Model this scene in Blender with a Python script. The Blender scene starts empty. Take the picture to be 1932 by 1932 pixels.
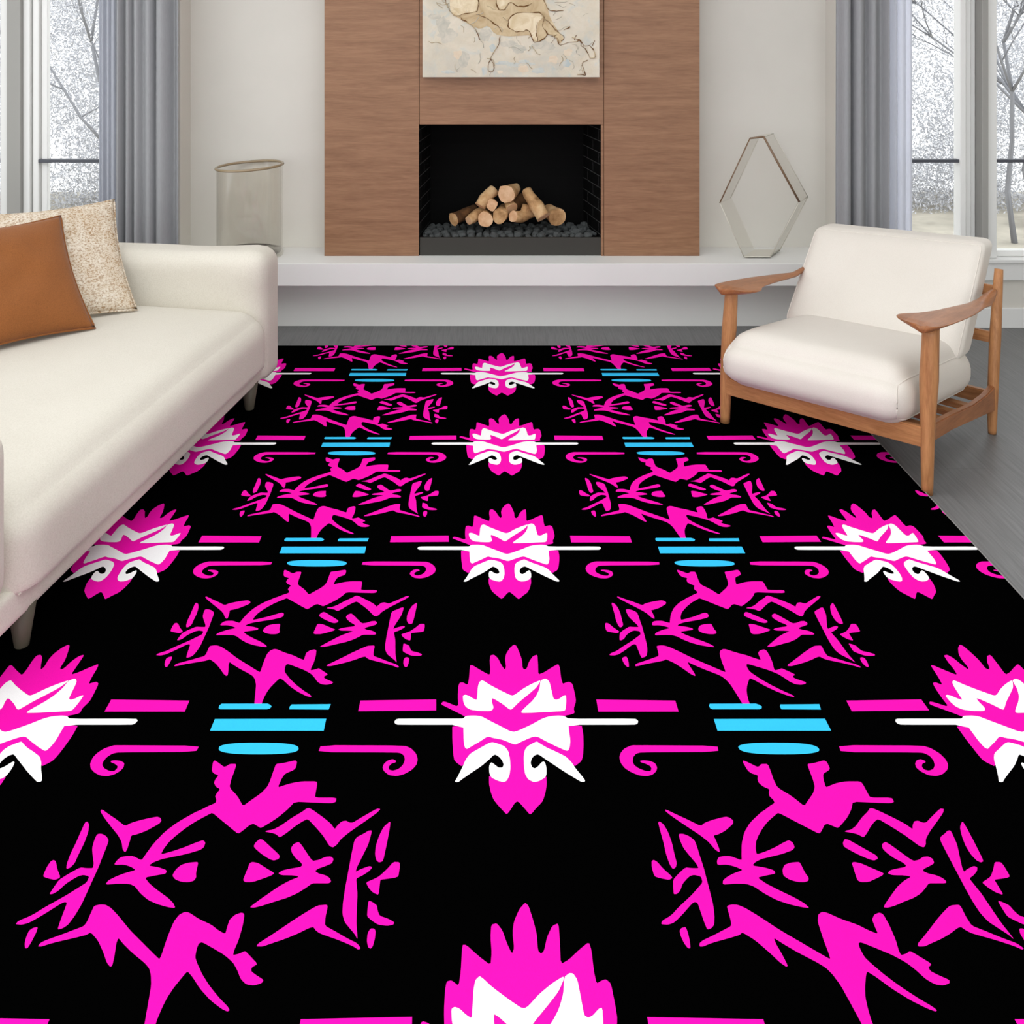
import bpy, bmesh, math, random
from mathutils import Vector, Matrix, noise as mnoise
random.seed(7)
C = bpy.context.scene.collection
# ---------------------------------------------------------------- camera frame
F = 1800.0; H = 1.5; VX = 920.0; HY = 40.0         # focal length (px), eye height, vanishing point
def X(px, z): return (px - VX) * z / F
def Z(py, z): return H - (py - HY) * z / F
def P(px, py, z): return Vector((X(px, z), z, Z(py, z)))
def FL(px, py, h=0.0):                               # point of the horizontal plane at height h
    z = F * (H - h) / (py - HY); return Vector((X(px, z), z, h))
sc = bpy.context.scene
cd = bpy.data.cameras.new('camera'); cam = bpy.data.objects.new('camera', cd); C.objects.link(cam)
cam.location = (0, 0, H); cam.rotation_euler = (math.pi/2, 0, 0)
cd.sensor_width = 36; cd.lens = 36 * F / 1932
cd.shift_x = (966 - VX) / 1932; cd.shift_y = (HY - 966) / 1932
cd.clip_start = 0.05; cd.clip_end = 200
sc.camera = cam
sc.view_settings.view_transform = 'Standard'; sc.view_settings.look = 'None'
sc.view_settings.gamma = 1; sc.view_settings.use_curve_mapping = False
sc.view_settings.exposure = 1.12
# ---------------------------------------------------------------- materials
def lin(r, g, b):
    f = lambda c: (c/255/12.92) if c/255 <= .04045 else ((c/255 + .055)/1.055)**2.4
    return (f(r), f(g), f(b), 1)
class NT:
    def __init__(s, name):
        s.m = bpy.data.materials.new(name); s.m.use_nodes = True
        s.t = s.m.node_tree; s.n = s.t.nodes; s.l = s.t.links
        s.b = s.n['Principled BSDF']; s.out = s.n['Material Output']
    def new(s, typ, **k):
        n = s.n.new(typ)
        for a, v in k.items(): setattr(n, a, v)
        return n
    def coord(s, scale=(1,1,1), rot=(0,0,0)):
        tc = s.new('ShaderNodeTexCoord'); mp = s.new('ShaderNodeMapping')
        mp.inputs['Scale'].default_value = scale; mp.inputs['Rotation'].default_value = rot
        s.l.new(tc.outputs['Object'], mp.inputs['Vector']); return mp.outputs['Vector']
    def noise(s, vec, scale, detail=4, rough=.55, dist=0):
        n = s.new('ShaderNodeTexNoise'); n.inputs['Scale'].default_value = scale
        n.inputs['Detail'].default_value = detail; n.inputs['Roughness'].default_value = rough
        n.inputs['Distortion'].default_value = dist
        s.l.new(vec, n.inputs['Vector']); return n.outputs['Fac']
    def ramp(s, fac, stops):
        r = s.new('ShaderNodeValToRGB'); e = r.color_ramp.elements
        while len(e) < len(stops): e.new(.5)
        for i, (p, c) in enumerate(stops): e[i].position = p; e[i].color = c
        s.l.new(fac, r.inputs['Fac']); return r.outputs['Color']
    def mix(s, a, b, fac, mode='MIX'):
        n = s.new('ShaderNodeMix', data_type='RGBA', blend_type=mode)
        for sock, v in ((n.inputs[0], fac), (n.inputs[6], a), (n.inputs[7], b)):
            if hasattr(v, 'is_output'): s.l.new(v, sock)
            else: sock.default_value = v
        return n.outputs[2]
    def bump(s, fac, strength=.2, dist=.01):
        b = s.new('ShaderNodeBump'); b.inputs['Strength'].default_value = strength
        b.inputs['Distance'].default_value = dist
        s.l.new(fac, b.inputs['Height']); s.l.new(b.outputs['Normal'], s.b.inputs['Normal'])
    def set(s, color=None, rough=.6, spec=.3, **k):
        if color is not None:
            if hasattr(color, 'is_output'): s.l.new(color, s.b.inputs['Base Color'])
            else: s.b.inputs['Base Color'].default_value = color
        s.b.inputs['Roughness'].default_value = rough
        s.b.inputs['Specular IOR Level'].default_value = spec
        for a, v in k.items(): s.b.inputs[a].default_value = v
        return s.m
def plain(name, col, rough=.6, spec=.3, **k): return NT(name).set(col, rough, spec, **k)
def painted(name, c, var=.04, rough=.7):
    t = NT(name); f = t.noise(t.coord(), 2.5, 5)
    c2 = tuple(x*(1-var) for x in c[:3]) + (1,)
    m = t.set(t.ramp(f, [(.35, c), (.65, c2)]), rough, .2)
    t.bump(t.noise(t.coord(), 180, 2), .03, .002); return m
def fabric(name, c, dark, scale=420, bump=.25, big=3.0):
    t = NT(name); v = t.coord()
    f = t.noise(v, scale, 3, .6); g = t.noise(v, big, 3)
    a = t.ramp(f, [(.3, dark), (.6, c)])
    col = t.mix(a, t.ramp(g, [(.3, dark), (.7, c)]), .35)
    m = t.set(col, .9, .15); t.b.inputs['Sheen Weight'].default_value = .15
    h = t.new('ShaderNodeMath', operation='MULTIPLY_ADD'); t.l.new(g, h.inputs[0]); h.inputs[1].default_value = 3.0
    t.l.new(f, h.inputs[2]); t.bump(h.outputs[0], bump, .004); return m
def wood(name, c1, c2, axis, stretch=14, scale=3.2, rough=.42, spec=.35):
    t = NT(name); s = [stretch]*3; s[axis] = 1.0
    v = t.coord(tuple(s)); f = t.noise(v, scale, 8, .62, .6); g = t.noise(v, scale*5, 4, .6)
    col = t.mix(t.ramp(f, [(.3, c1), (.68, c2)]), t.ramp(g, [(.3, c1), (.65, c2)]), .35)
    m = t.set(col, rough, spec); t.bump(g, .05, .002); return m
def glass(name, tint, gloss=1.0, rough=0.0, ior=1.45, trans=1.0):
    """thin clear glass: transparent with a fresnel reflection"""
    t = NT(name); t.n.remove(t.b)
    tr = t.new('ShaderNodeBsdfTransparent'); tr.inputs['Color'].default_value = tint
    gl = t.new('ShaderNodeBsdfGlossy'); gl.inputs['Roughness'].default_value = rough
    lw = t.new('ShaderNodeLayerWeight'); lw.inputs['Blend'].default_value = .5
    pw = t.new('ShaderNodeMath', operation='POWER'); t.l.new(lw.outputs['Facing'], pw.inputs[0]); pw.inputs[1].default_value = 4.0
    fr = t.new('ShaderNodeMath', operation='MULTIPLY_ADD'); t.l.new(pw.outputs[0], fr.inputs[0])
    f0 = ((ior-1)/(ior+1))**2; fr.inputs[1].default_value = .55; fr.inputs[2].default_value = f0
    mx = t.new('ShaderNodeMixShader'); t.l.new(fr.outputs[0], mx.inputs[0])
    t.l.new(tr.outputs[0], mx.inputs[1]); t.l.new(gl.outputs[0], mx.inputs[2])
    t.l.new(mx.outputs[0], t.out.inputs['Surface']); return t.m

M = {}
M['wall'] = painted('wall_paint', lin(214, 211, 203))
M['white'] = painted('white_paint', lin(228, 228, 226), .02, .5)
M['frame'] = plain('window_frame_paint', lin(236, 236, 234), .4, .3)
M['post'] = plain('grey_post_paint', lin(160, 159, 155), .5, .3)
M['bar'] = plain('dark_bar_paint', lin(78, 80, 88), .4, .4)
M['ledge'] = painted('ledge_plaster', lin(230, 230, 227), .03, .6)
M['surround'] = wood('walnut_veneer', lin(120, 84, 60), lin(158, 118, 89), 0)
M['chairwood'] = wood('oak_oiled', lin(148, 96, 58), lin(198, 142, 94), 2, 10, 5, .38)
M['chairwood_h'] = wood('oak_oiled_side', lin(148, 96, 58), lin(198, 142, 94), 0, 10, 5, .38)
M['chairwood_d'] = wood('oak_oiled_arm', lin(128, 78, 46), lin(176, 116, 74), 1, 10, 5, .36)
M['sofa'] = fabric('cream_sofa_fabric', lin(217, 212, 200), lin(204, 198, 185), 260, .22)
M['sofaleg'] = plain('dark_taupe_wood', lin(86, 80, 68), .5, .3)
M['chairfab'] = fabric('ivory_linen', lin(226, 220, 211), lin(216, 209, 199), 500, .15)
M['rust'] = fabric('rust_wool', lin(148, 91, 48), lin(122, 74, 38), 330, .3)
t = NT('boucle_weave'); v = t.coord()
f = t.noise(t.coord((1, 1, 1.3)), 130, 3, .7); g = t.noise(v, 18, 3)
cc = t.mix(t.ramp(f, [(.36, lin(146, 106, 68)), (.45, lin(196, 172, 142)), (.52, lin(226, 214, 196)), (.7, lin(238, 230, 218))]),
           t.ramp(g, [(.4, lin(196, 170, 138)), (.6, lin(236, 226, 210))]), .3)
t.set(cc, .95, .1); t.bump(f, .8, .008); M['boucle'] = t.m
# floor: dark grey brushed planks running away from the camera
t = NT('grey_oak_planks'); v = t.coord((1, 1, 1), (0, 0, math.pi/2))
br = t.new('ShaderNodeTexBrick'); t.l.new(v, br.inputs['Vector'])
br.inputs['Color1'].default_value = lin(117, 117, 117); br.inputs['Color2'].default_value = lin(106, 106, 106)
br.inputs['Mortar'].default_value = lin(92, 92, 92)
br.inputs['Scale'].default_value = 1; br.inputs['Mortar Size'].default_value = .0015
br.inputs['Brick Width'].default_value = 1.6; br.inputs['Row Height'].default_value = .14
gr = t.noise(t.coord((30, 1.2, 1)), 4, 6, .65)
col = t.mix(br.outputs['Color'], t.ramp(gr, [(.3, lin(90, 90, 90)), (.7, lin(134, 134, 134))]), .5)
t.set(col, .42, .4); t.bump(gr, .06, .002); M['floor'] = t.m
# rug yarns
def yarn(name, c):
    t = NT(name); f = t.noise(t.coord(), 600, 2); d = tuple(x*.93 for x in c[:3]) + (1,)
    t.set(t.ramp(f, [(.3, d), (.6, c)]), 1, 0); return t.m
M['rug_black'] = yarn('rug_black_pile', (.0006, .0006, .0006, 1))
M['rug_pink'] = yarn('rug_magenta_pile', (.90, .008, .42, 1))
M['rug_white'] = yarn('rug_white_pile', (.95, .95, .95, 1))
M['rug_blue'] = yarn('rug_sky_blue_pile', (.040, .52, .86, 1))
M['rug_edge'] = yarn('rug_binding', lin(150, 148, 146))
def brickmat(name, ax, mort):
    t = NT(name); tc = t.new('ShaderNodeTexCoord'); sp = t.new('ShaderNodeSeparateXYZ'); cb = t.new('ShaderNodeCombineXYZ')
    t.l.new(tc.outputs['Object'], sp.inputs[0]); t.l.new(sp.outputs[ax], cb.inputs[0]); t.l.new(sp.outputs[2], cb.inputs[1])
    br = t.new('ShaderNodeTexBrick'); t.l.new(cb.outputs[0], br.inputs['Vector'])
    br.inputs['Color1'].default_value = (.0015, .0015, .0015, 1); br.inputs['Color2'].default_value = (.0022, .0022, .0022, 1)
    br.inputs['Mortar'].default_value = (mort, mort, mort, 1)
    br.inputs['Scale'].default_value = 1; br.inputs['Mortar Size'].default_value = .0022
    br.inputs['Brick Width'].default_value = .2; br.inputs['Row Height'].default_value = .057
    t.set(br.outputs['Color'], .75, .1); return t.m
M['brick_back'] = brickmat('black_firebrick_rear', 0, .003)
M['brick_side'] = brickmat('black_firebrick_flank', 1, .05)
M['tray'] = plain('charcoal_steel', lin(56, 54, 50), .6, .3)
M['rock'] = None
t = NT('lava_rock'); f = t.noise(t.coord(), 40, 4)
t.set(t.ramp(f, [(.3, lin(40, 42, 42)), (.7, lin(104, 108, 108))]), .75, .3); t.bump(f, .5, .01); M['rock'] = t.m
t = NT('log_bark'); f = t.noise(t.coord((1, 1, 1)), 14, 5, .6)
t.set(t.ramp(f, [(.28, lin(120, 84, 50)), (.5, lin(188, 148, 104)), (.7, lin(214, 182, 140))]), .8, .2); t.bump(f, .5, .01); M['log'] = t.m
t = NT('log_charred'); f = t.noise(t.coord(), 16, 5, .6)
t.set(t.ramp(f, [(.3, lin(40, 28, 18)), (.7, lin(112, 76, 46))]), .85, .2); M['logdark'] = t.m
t = NT('log_cut'); f = t.noise(t.coord(), 30, 4)
t.set(t.ramp(f, [(.3, lin(196, 150, 110)), (.7, lin(222, 186, 150))]), .85, .15); M['logcut'] = t.m
M['glass'] = glass('window_glass', (.97, .98, .98, 1), ior=1.2)
M['vase'] = glass('smoky_glass', (.982, .976, .962, 1), rough=.03, ior=1.4)
M['vaserim'] = plain('amber_glass_rim', lin(150, 132, 104), .15, .6)
M['terr'] = glass('clear_thick_glass', (.975, .97, .955, 1), rough=.04, ior=1.25)
M['brass'] = plain('bronze_edge', lin(122, 96, 72), .35, .5)
M['frost'] = plain('frosted_glass_edge', lin(206, 202, 190), .3, .5)
def cloth(name, c, transl=.3, alpha=1.0):
    t = NT(name); f = t.noise(t.coord((1, 1, .1)), 300, 2)
    d = tuple(x*.92 for x in c[:3]) + (1,)
    t.set(t.ramp(f, [(.3, d), (.6, c)]), .9, .1)
    tl = t.new('ShaderNodeBsdfTranslucent'); tl.inputs['Color'].default_value = c
    mx = t.new('ShaderNodeMixShader'); mx.inputs[0].default_value = transl
    t.l.new(t.b.outputs[0], mx.inputs[1]); t.l.new(tl.outputs[0], mx.inputs[2])
    last = mx.outputs[0]
    if alpha < 1:
        tr = t.new('ShaderNodeBsdfTransparent'); m2 = t.new('ShaderNodeMixShader'); m2.inputs[0].default_value = alpha
        t.l.new(tr.outputs[0], m2.inputs[1]); t.l.new(last, m2.inputs[2]); last = m2.outputs[0]
    t.l.new(last, t.out.inputs['Surface']); return t.m
M['curtain'] = cloth('grey_curtain_cloth', lin(166, 167, 170), .12)
M['sheer_blue'] = cloth('bluish_sheer_cloth', lin(198, 201, 210), .3, .93)
M['sheer'] = cloth('white_sheer_cloth', lin(236, 238, 246), .5, .85)
M['snow'] = painted('snow_ground', lin(196, 189, 174), .35)
M['bark'] = plain('winter_bark', lin(138, 139, 144), .9, .1)
M['twig'] = plain('frosted_twig', lin(200, 201, 206), .9, .1)
# painting
t = NT('abstract_paint'); v = t.coord()
a = t.ramp(t.noise(v, 5, 6, .6, .8), [(.3, lin(186, 186, 178)), (.5, lin(206, 198, 180)), (.7, lin(224, 215, 198))])
b = t.ramp(t.noise(v, 9, 5, .6, 1.2), [(.36, lin(170, 190, 196)), (.46, lin(206, 200, 184)), (.75, lin(208, 190, 162))])
t.set(t.mix(a, b, .35), .7, .2); t.bump(t.noise(v, 30, 5), .4, .01); M['paint'] = t.m
t = NT('ochre_paint'); f = t.noise(t.coord(), 14, 5, .6, 1)
t.set(t.ramp(f, [(.3, lin(180, 156, 120)), (.7, lin(212, 194, 160))]), .7, .2); M['ochre'] = t.m
t = NT('cream_paint'); f = t.noise(t.coord(), 16, 5, .6, 1)
t.set(t.ramp(f, [(.35, lin(206, 186, 150)), (.6, lin(228, 214, 186))]), .7, .2); M['cream'] = t.m
for nm, c1, c2 in (('dab_blue', (178, 188, 188), (202, 200, 188)), ('dab_grey', (180, 178, 166), (206, 199, 184)), ('dab_rose', (212, 194, 170), (218, 205, 184))):
    t = NT(nm); f = t.noise(t.coord(), 20, 5, .6, 1); t.set(t.ramp(f, [(.35, lin(*c1)), (.65, lin(*c2))]), .7, .2); M[nm] = t.m
M['vein'] = plain('brown_paint_line', lin(112, 78, 44), .7, .2)
M['vein_light'] = plain('tan_paint_line', lin(184, 168, 140), .7, .2)
M['canvas_side'] = plain('canvas_side', lin(205, 196, 180), .8, .1)
# ---------------------------------------------------------------- mesh helpers
def link(name, bm, mats, parent=None, smooth=False, loc=None, rot=None):
    me = bpy.data.meshes.new(name)
    if smooth:
        for f in bm.faces: f.smooth = True
    bm.to_mesh(me); bm.free()
    if not isinstance(mats, (list, tuple)): mats = [mats]
    for m in mats: me.materials.append(m)
    o = bpy.data.objects.new(name, me); C.objects.link(o)
    if parent: o.parent = parent
    if loc is not None: o.location = loc
    if rot is not None: o.rotation_euler = rot
    return o
def tag(o, label, cat, group=None):
    o['label'] = label; o['category'] = cat
    if group: o['group'] = group
    return o
def empty(name, loc, rz, label, cat, group=None):
    o = bpy.data.objects.new(name, None); C.objects.link(o); o.location = loc; o.rotation_euler = (0, 0, rz)
    o.empty_display_size = .1
    return tag(o, label, cat, group)
def struct(name, bm, mats, parent=None, smooth=False):
    o = link(name, bm, mats, parent, smooth)
    if not parent: o['kind'] = 'structure'
    return o
def box(bm, x0, x1, y0, y1, z0, z1, bev=0, mi=0):
    r = bmesh.ops.create_cube(bm, size=1); vs = r['verts']
    for v in vs:
        v.co = Vector(((x0+x1)/2 + v.co.x*(x1-x0), (y0+y1)/2 + v.co.y*(y1-y0), (z0+z1)/2 + v.co.z*(z1-z0)))
    fs = list({f for v in vs for f in v.link_faces})
    for f in fs: f.material_index = mi
    if bev:
        es = list({e for v in vs for e in v.link_edges})
        bmesh.ops.bevel(bm, geom=es, offset=bev, segments=2, profile=.5, affect='EDGES', material=-1)
def bx(*a, **k):
    bm = bmesh.new(); box(bm, *a, **k); return bm
SEAM = {}
def rbox(x0, x1, y0, y1, z0, z1, r, n=10, fn=None, seam=None):
    """rounded box, finely divided; fn(p, q) deforms (q = -1..1 position in the box)"""
    bm = bmesh.new(); bmesh.ops.create_cube(bm, size=2)
    bmesh.ops.subdivide_edges(bm, edges=bm.edges[:], cuts=n, use_grid_fill=True)
    c = Vector(((x0+x1)/2, (y0+y1)/2, (z0+z1)/2)); h = Vector(((x1-x0)/2, (y1-y0)/2, (z1-z0)/2))
    rings = {}
    for v in bm.verts:
        q = v.co.copy()
        # crowd the divisions toward the edges
        p = Vector([math.copysign(abs(q[i])**.6 if abs(q[i]) < 1 else 1, q[i]) * h[i] for i in range(3)])
        rr = [min(r, h[i]) for i in range(3)]
        inner = Vector([max(-(h[i]-rr[i]), min(h[i]-rr[i], p[i])) for i in range(3)])
        d = p - inner
        e = Vector([d[i]/rr[i] if rr[i] > 0 else 0 for i in range(3)])
        L = e.length
        if L > 1e-6:
            m = max(abs(e.x), abs(e.y), abs(e.z)); e = e * (m / L)
            p = inner + Vector([e[i]*rr[i] for i in range(3)])
        p = c + p
        if fn: p = fn(p, q)
        v.co = p
        if seam is not None:
            for side in (-1, 1):
                o_ = [abs(q[i]) for i in range(3) if i != seam]
                if abs(q[seam]-side) < 1e-4 and max(o_) > .9999:
                    ab = [q[i] for i in range(3) if i != seam]
                    rings.setdefault(side, []).append((math.atan2(ab[1], ab[0]), p.copy()))
    SEAM.clear(); SEAM.update({k: [p for _, p in sorted(r_, key=lambda e: e[0])] for k, r_ in rings.items()})
    bmesh.ops.recalc_face_normals(bm, faces=bm.faces[:])
    return bm
def tube(bm, pts, radii, sides=8, cap_mi=None, mi=0, flat=None, jitter=0):
    pts = [Vector(p) for p in pts]; rings = []
    if not hasattr(radii, '__len__'): radii = [radii]*len(pts)
    up = Vector((0, 0, 1))
    for i, p in enumerate(pts):
        d = (pts[min(i+1, len(pts)-1)] - pts[max(i-1, 0)]).normalized()
        a = d.cross(up)
        if a.length < 1e-3: a = d.cross(Vector((0, 1, 0)))
        a.normalize(); b = d.cross(a); b.normalize()
        ring = []
        for k in range(sides):
            an = 2*math.pi*k/sides; rr = radii[i]
            if jitter: rr *= 1 + jitter*mnoise.noise(p*9 + Vector((math.cos(an), math.sin(an), i*.3))*1.3)
            sx, sy = (1, 1) if flat is None else flat
            ring.append(bm.verts.new(p + a*math.cos(an)*rr*sx + b*math.sin(an)*rr*sy))
        rings.append(ring)
    for r0, r1 in zip(rings, rings[1:]):
        for k in range(sides):
            f = bm.faces.new((r0[k], r0[(k+1) % sides], r1[(k+1) % sides], r1[k])); f.material_index = mi; f.smooth = True
    for ring in (rings[0][::-1], rings[-1]):
        f = bm.faces.new(ring); f.material_index = mi if cap_mi is None else cap_mi
    return bm
def lathe(bm, prof, cx, cy, n=48, mi=0, zfn=None):
    rings = []
    for r, z in prof:
        rings.append([bm.verts.new((cx + r*math.cos(2*math.pi*k/n), cy + r*math.sin(2*math.pi*k/n),
                     z + (zfn(r*math.cos(2*math.pi*k/n), z) if zfn else 0))) for k in range(n)])
    for a, b in zip(rings, rings[1:]):
        for k in range(n):
            f = bm.faces.new((a[k], a[(k+1) % n], b[(k+1) % n], b[k])); f.smooth = True; f.material_index = mi
    return rings
def smoothpath(pts, n=6):
    pts = [Vector(p) for p in pts]; out = []
    for i in range(len(pts)-1):
        p0 = pts[max(i-1, 0)]; p1 = pts[i]; p2 = pts[i+1]; p3 = pts[min(i+2, len(pts)-1)]
        for k in range(n):
            s = k/n
            out.append(.5*((2*p1) + (p2-p0)*s + (2*p0-5*p1+4*p2-p3)*s*s + (3*p1-p0-3*p2+p3)*s**3))
    out.append(pts[-1]); return out
def chaikin(p, a=.17):
    out = []
    for i in range(len(p)):
        (x0, y0), (x1, y1) = p[i], p[(i+1) % len(p)]
        out += [(x0+(x1-x0)*a, y0+(y1-y0)*a), (x1-(x1-x0)*a, y1-(y1-y0)*a)]
    return out
# ---------------------------------------------------------------- room shell
ZW = 4.67          # window wall
ZN = 4.833         # niche wall
ZF = 4.648         # wooden fireplace front
XL, XR, YB, ZC = -3.1, 3.3, -2.2, 2.8
NL, NR = X(340, ZW), X(1580, ZW)
WL = (X(-170, ZW), X(215, ZW)); WR = (X(1690, ZW), X(2075, ZW)); SILL, WTOP = .32, 2.55
struct('floor', bx(XL-.15, XR+.15, YB, 5.0, -.1, 0), M['floor'])
bm = bmesh.new()                                      # ceiling with an unseen opening added to light the seating area from above
KX0, KX1, KY0, KY1 = -2.5, 2.1, -.4, 3.7
box(bm, XL-.15, XR+.15, YB, KY0, ZC, ZC+.15); box(bm, XL-.15, XR+.15, KY1, 5.2, ZC, ZC+.15)
box(bm, XL-.15, KX0, KY0, KY1, ZC, ZC+.15); box(bm, KX1, XR+.15, KY0, KY1, ZC, ZC+.15)
struct('ceiling', bm, M['white'])
bm = bmesh.new()
def wallhole(bm, x0, x1, h0, h1):                    # window wall with an opening
    box(bm, x0, h0, ZW, ZW+.2, 0, ZC); box(bm, h1, x1, ZW, ZW+.2, 0, ZC)
    box(bm, h0, h1, ZW, ZW+.2, 0, SILL); box(bm, h0, h1, ZW, ZW+.2, WTOP, ZC)
wallhole(bm, XL, NL, *WL); struct('wall_back_left', bm, M['wall'])
bm = bmesh.new(); wallhole(bm, NR, XR, *WR); struct('wall_back_right', bm, M['wall']); bm = bmesh.new()
SL, SR = X(612, ZF), X(1320, ZF)
box(bm, NL-.0, SL+.02, ZN, ZN+.12, 0, ZC); struct('wall_niche_left', bm, M['wall'])
bm = bmesh.new(); box(bm, SR-.02, NR+.0, ZN, ZN+.12, 0, ZC); struct('wall_niche_right', bm, M['wall'])
bm = bmesh.new()                                      # left wall: wide window openings for the daylight
box(bm, XL-.15, XL, YB, ZW+.2, 0, .3); box(bm, XL-.15, XL, YB, ZW+.2, 2.6, ZC)
for a, b in ((YB, YB+.15), (.3, .45), (3.95, ZW+.2)): box(bm, XL-.15, XL, a, b, .3, 2.6)
struct('wall_left', bm, M['wall'])
bm = bmesh.new()
box(bm, XR, XR+.15, YB, ZW+.2, 0, ZC)
struct('wall_right', bm, M['wall'])
bm = bmesh.new(); box(bm, NR, XR, ZW-.014, ZW, 0, .1, .004); struct('baseboard_back', bm, M['white'])
bm = bmesh.new(); box(bm, XL, NL, ZW-.014, ZW, 0, .1, .004); struct('baseboard_left', bm, M['white'])
# windows: two sashes either side of a grey post
def window(name, opening, post, panes, frames, barx):
    zf0, zf1 = ZW-.005, ZW+.07
    bm = bmesh.new(); box(bm, opening[0]-.04, opening[1]+.04, ZW-.03, ZW+.1, SILL-.0, SILL+.02, .004)
    sill = struct(name, bm, M['white'])
    bm = bmesh.new(); box(bm, opening[0]-.02, opening[1]+.02, ZW-.018, ZW, SILL-.085, SILL, .003)
    link('apron', bm, M['white'], sill)
    bm = bmesh.new(); box(bm, X(post[0], ZW), X(post[1], ZW), zf0-.02, zf1, SILL+.02, WTOP, .003)
    link('mullion', bm, M['post'], sill)
    for fr in frames:                                 # stepped frame stiles
        bm = bmesh.new(); lo, hi, steps = fr
        w = (hi-lo)/steps
        for k in range(steps):
            d = .018*k
            box(bm, X(lo+w*k, ZW)+(.004 if k else 0), X(lo+w*(k+1), ZW)-.002, zf0+.005+abs(d), zf1, SILL+.02, WTOP, .004)
        link('sash_frame', bm, M['frame'], sill)
    for lo, hi in panes:
        bm = bmesh.new(); box(bm, X(lo, ZW), X(hi, ZW), ZW+.055, ZW+.061, SILL+.02, WTOP)
        p = link('pane', bm, M['glass'], sill)
        bm = bmesh.new()
        box(bm, X(lo, ZW), X(hi, ZW), ZW+.035, ZW+.08, SILL+.02, SILL+.05, .003); box(bm, X(lo, ZW), X(hi, ZW), ZW+.035, ZW+.08, WTOP-.05, WTOP, .003)
        link('sash_rail', bm, M['frame'], sill)
    for lo, hi in barx:
        bm = bmesh.new(); box(bm, X(lo, ZW), X(hi, ZW), ZW+.01, ZW+.05, Z(306.5, ZW+.02), Z(300.5, ZW+.02), .002)
        link('glazing_bar', bm, M['bar'], sill, ); 
    return sill
w1 = window('window_1', WL, (17, 43), [(-170, 3), (80, 216)], [(43, 84, 3), (0, 17, 1)], [(70, 216), (-170, 2)])
w2 = window('window_2', WR, (1848, 1860), [(1689, 1814), (1879, 2076)], [(1812, 1848, 3), (1860, 1882, 1)], [(1689, 1822), (1879, 2076)])
# ---------------------------------------------------------------- fireplace wall
fp = empty('fireplace', (X(965, ZF), ZF, .356), 0, 'walnut veneered fireplace wall around a black firebox in the middle of the room', 'fireplace')
def under(o, root):
    o.parent = root; o.matrix_parent_inverse = Matrix.Translation(-Vector(root.location)) if root.rotation_euler.z == 0 else root.matrix_world.inverted()
    return o
S0, S1 = X(791, ZF), X(1139, ZF); OT = Z(235, ZF); LT = .356
g = .0012
for nm, a in (('side_panel', (SL, S0-g, ZF, ZN+.02, LT, ZC-.002)), ('side_panel', (S1+g, SR, ZF, ZN+.02, LT, ZC-.002)), ('lintel_panel', (S0+g, S1-g, ZF, ZN+.02, OT, ZC-.002))):
    under(link(nm, bx(*a, bev=.0015), M['surround']), fp)
o1 = X(1134, ZF)
under(link('jamb', bx(o1, S1-g, ZF+.001, ZF+.1, LT, OT), M['surround']), fp)
# firebox shell
bx0, bx1, by = S0+.035, .50, 4.985
bm = bmesh.new()
fl = [(S0, ZF+.012), (bx0, by), (bx1, by), (o1, ZF+.012)]
def quad(bm, a, b, c, d, mi=0):
    f = bm.faces.new([bm.verts.new(p) for p in (a, b, c, d)]); f.material_index = mi; return f
def slab(bm, p, q, z0, z1, th, mi):                   # upright panel with thickness behind it
    p = Vector((*p, 0)); q = Vector((*q, 0)); n = Vector((-(q-p).y, (q-p).x, 0)).normalized()*th
    vs = [bm.verts.new((a.x, a.y, z)) for z in (z0, z1) for a in (p, q, q+n, p+n)]
    for idx in ((0,1,5,4), (1,2,6,5), (2,3,7,6), (3,0,4,7), (4,5,6,7), (3,2,1,0)):
        f = bm.faces.new([vs[i] for i in idx]); f.material_index = mi
slab(bm, fl[1], fl[2], LT, OT, .02, 0); slab(bm, fl[0], fl[1], LT, OT, .02, 1); slab(bm, fl[2], fl[3], LT, OT, .02, 1)
box(bm, S0, o1, ZF+.03, by+.02, OT-.006, OT+.002, 0, 0)
bmesh.ops.recalc_face_normals(bm, faces=bm.faces[:])
under(link('firebox', bm, [M['brick_back'], M['brick_side']]), fp)
TT = Z(449, ZF)
bm = bmesh.new(); box(bm, S0+.002, o1+.004, ZF+.006, ZF+.025, LT+.001, TT, .002)
box(bm, S0+.03, .51, ZF+.025, by-.01, LT+.001, TT-.012)
under(link('burner_tray', bm, M['tray']), fp)
# hearth bench
hb = empty('hearth_bench', (0, 4.6, 0), 0, 'long white floating hearth ledge running under the fireplace', 'ledge')
under(link('slab', bx(NL+.002, NR-.002, 4.5, ZN, .25, LT, bev=.003), M['ledge']), hb)
under(link('plinth', bx(NL+.002, NR-.002, 4.696, ZN, 0, .25), M['ledge']), hb)
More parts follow.
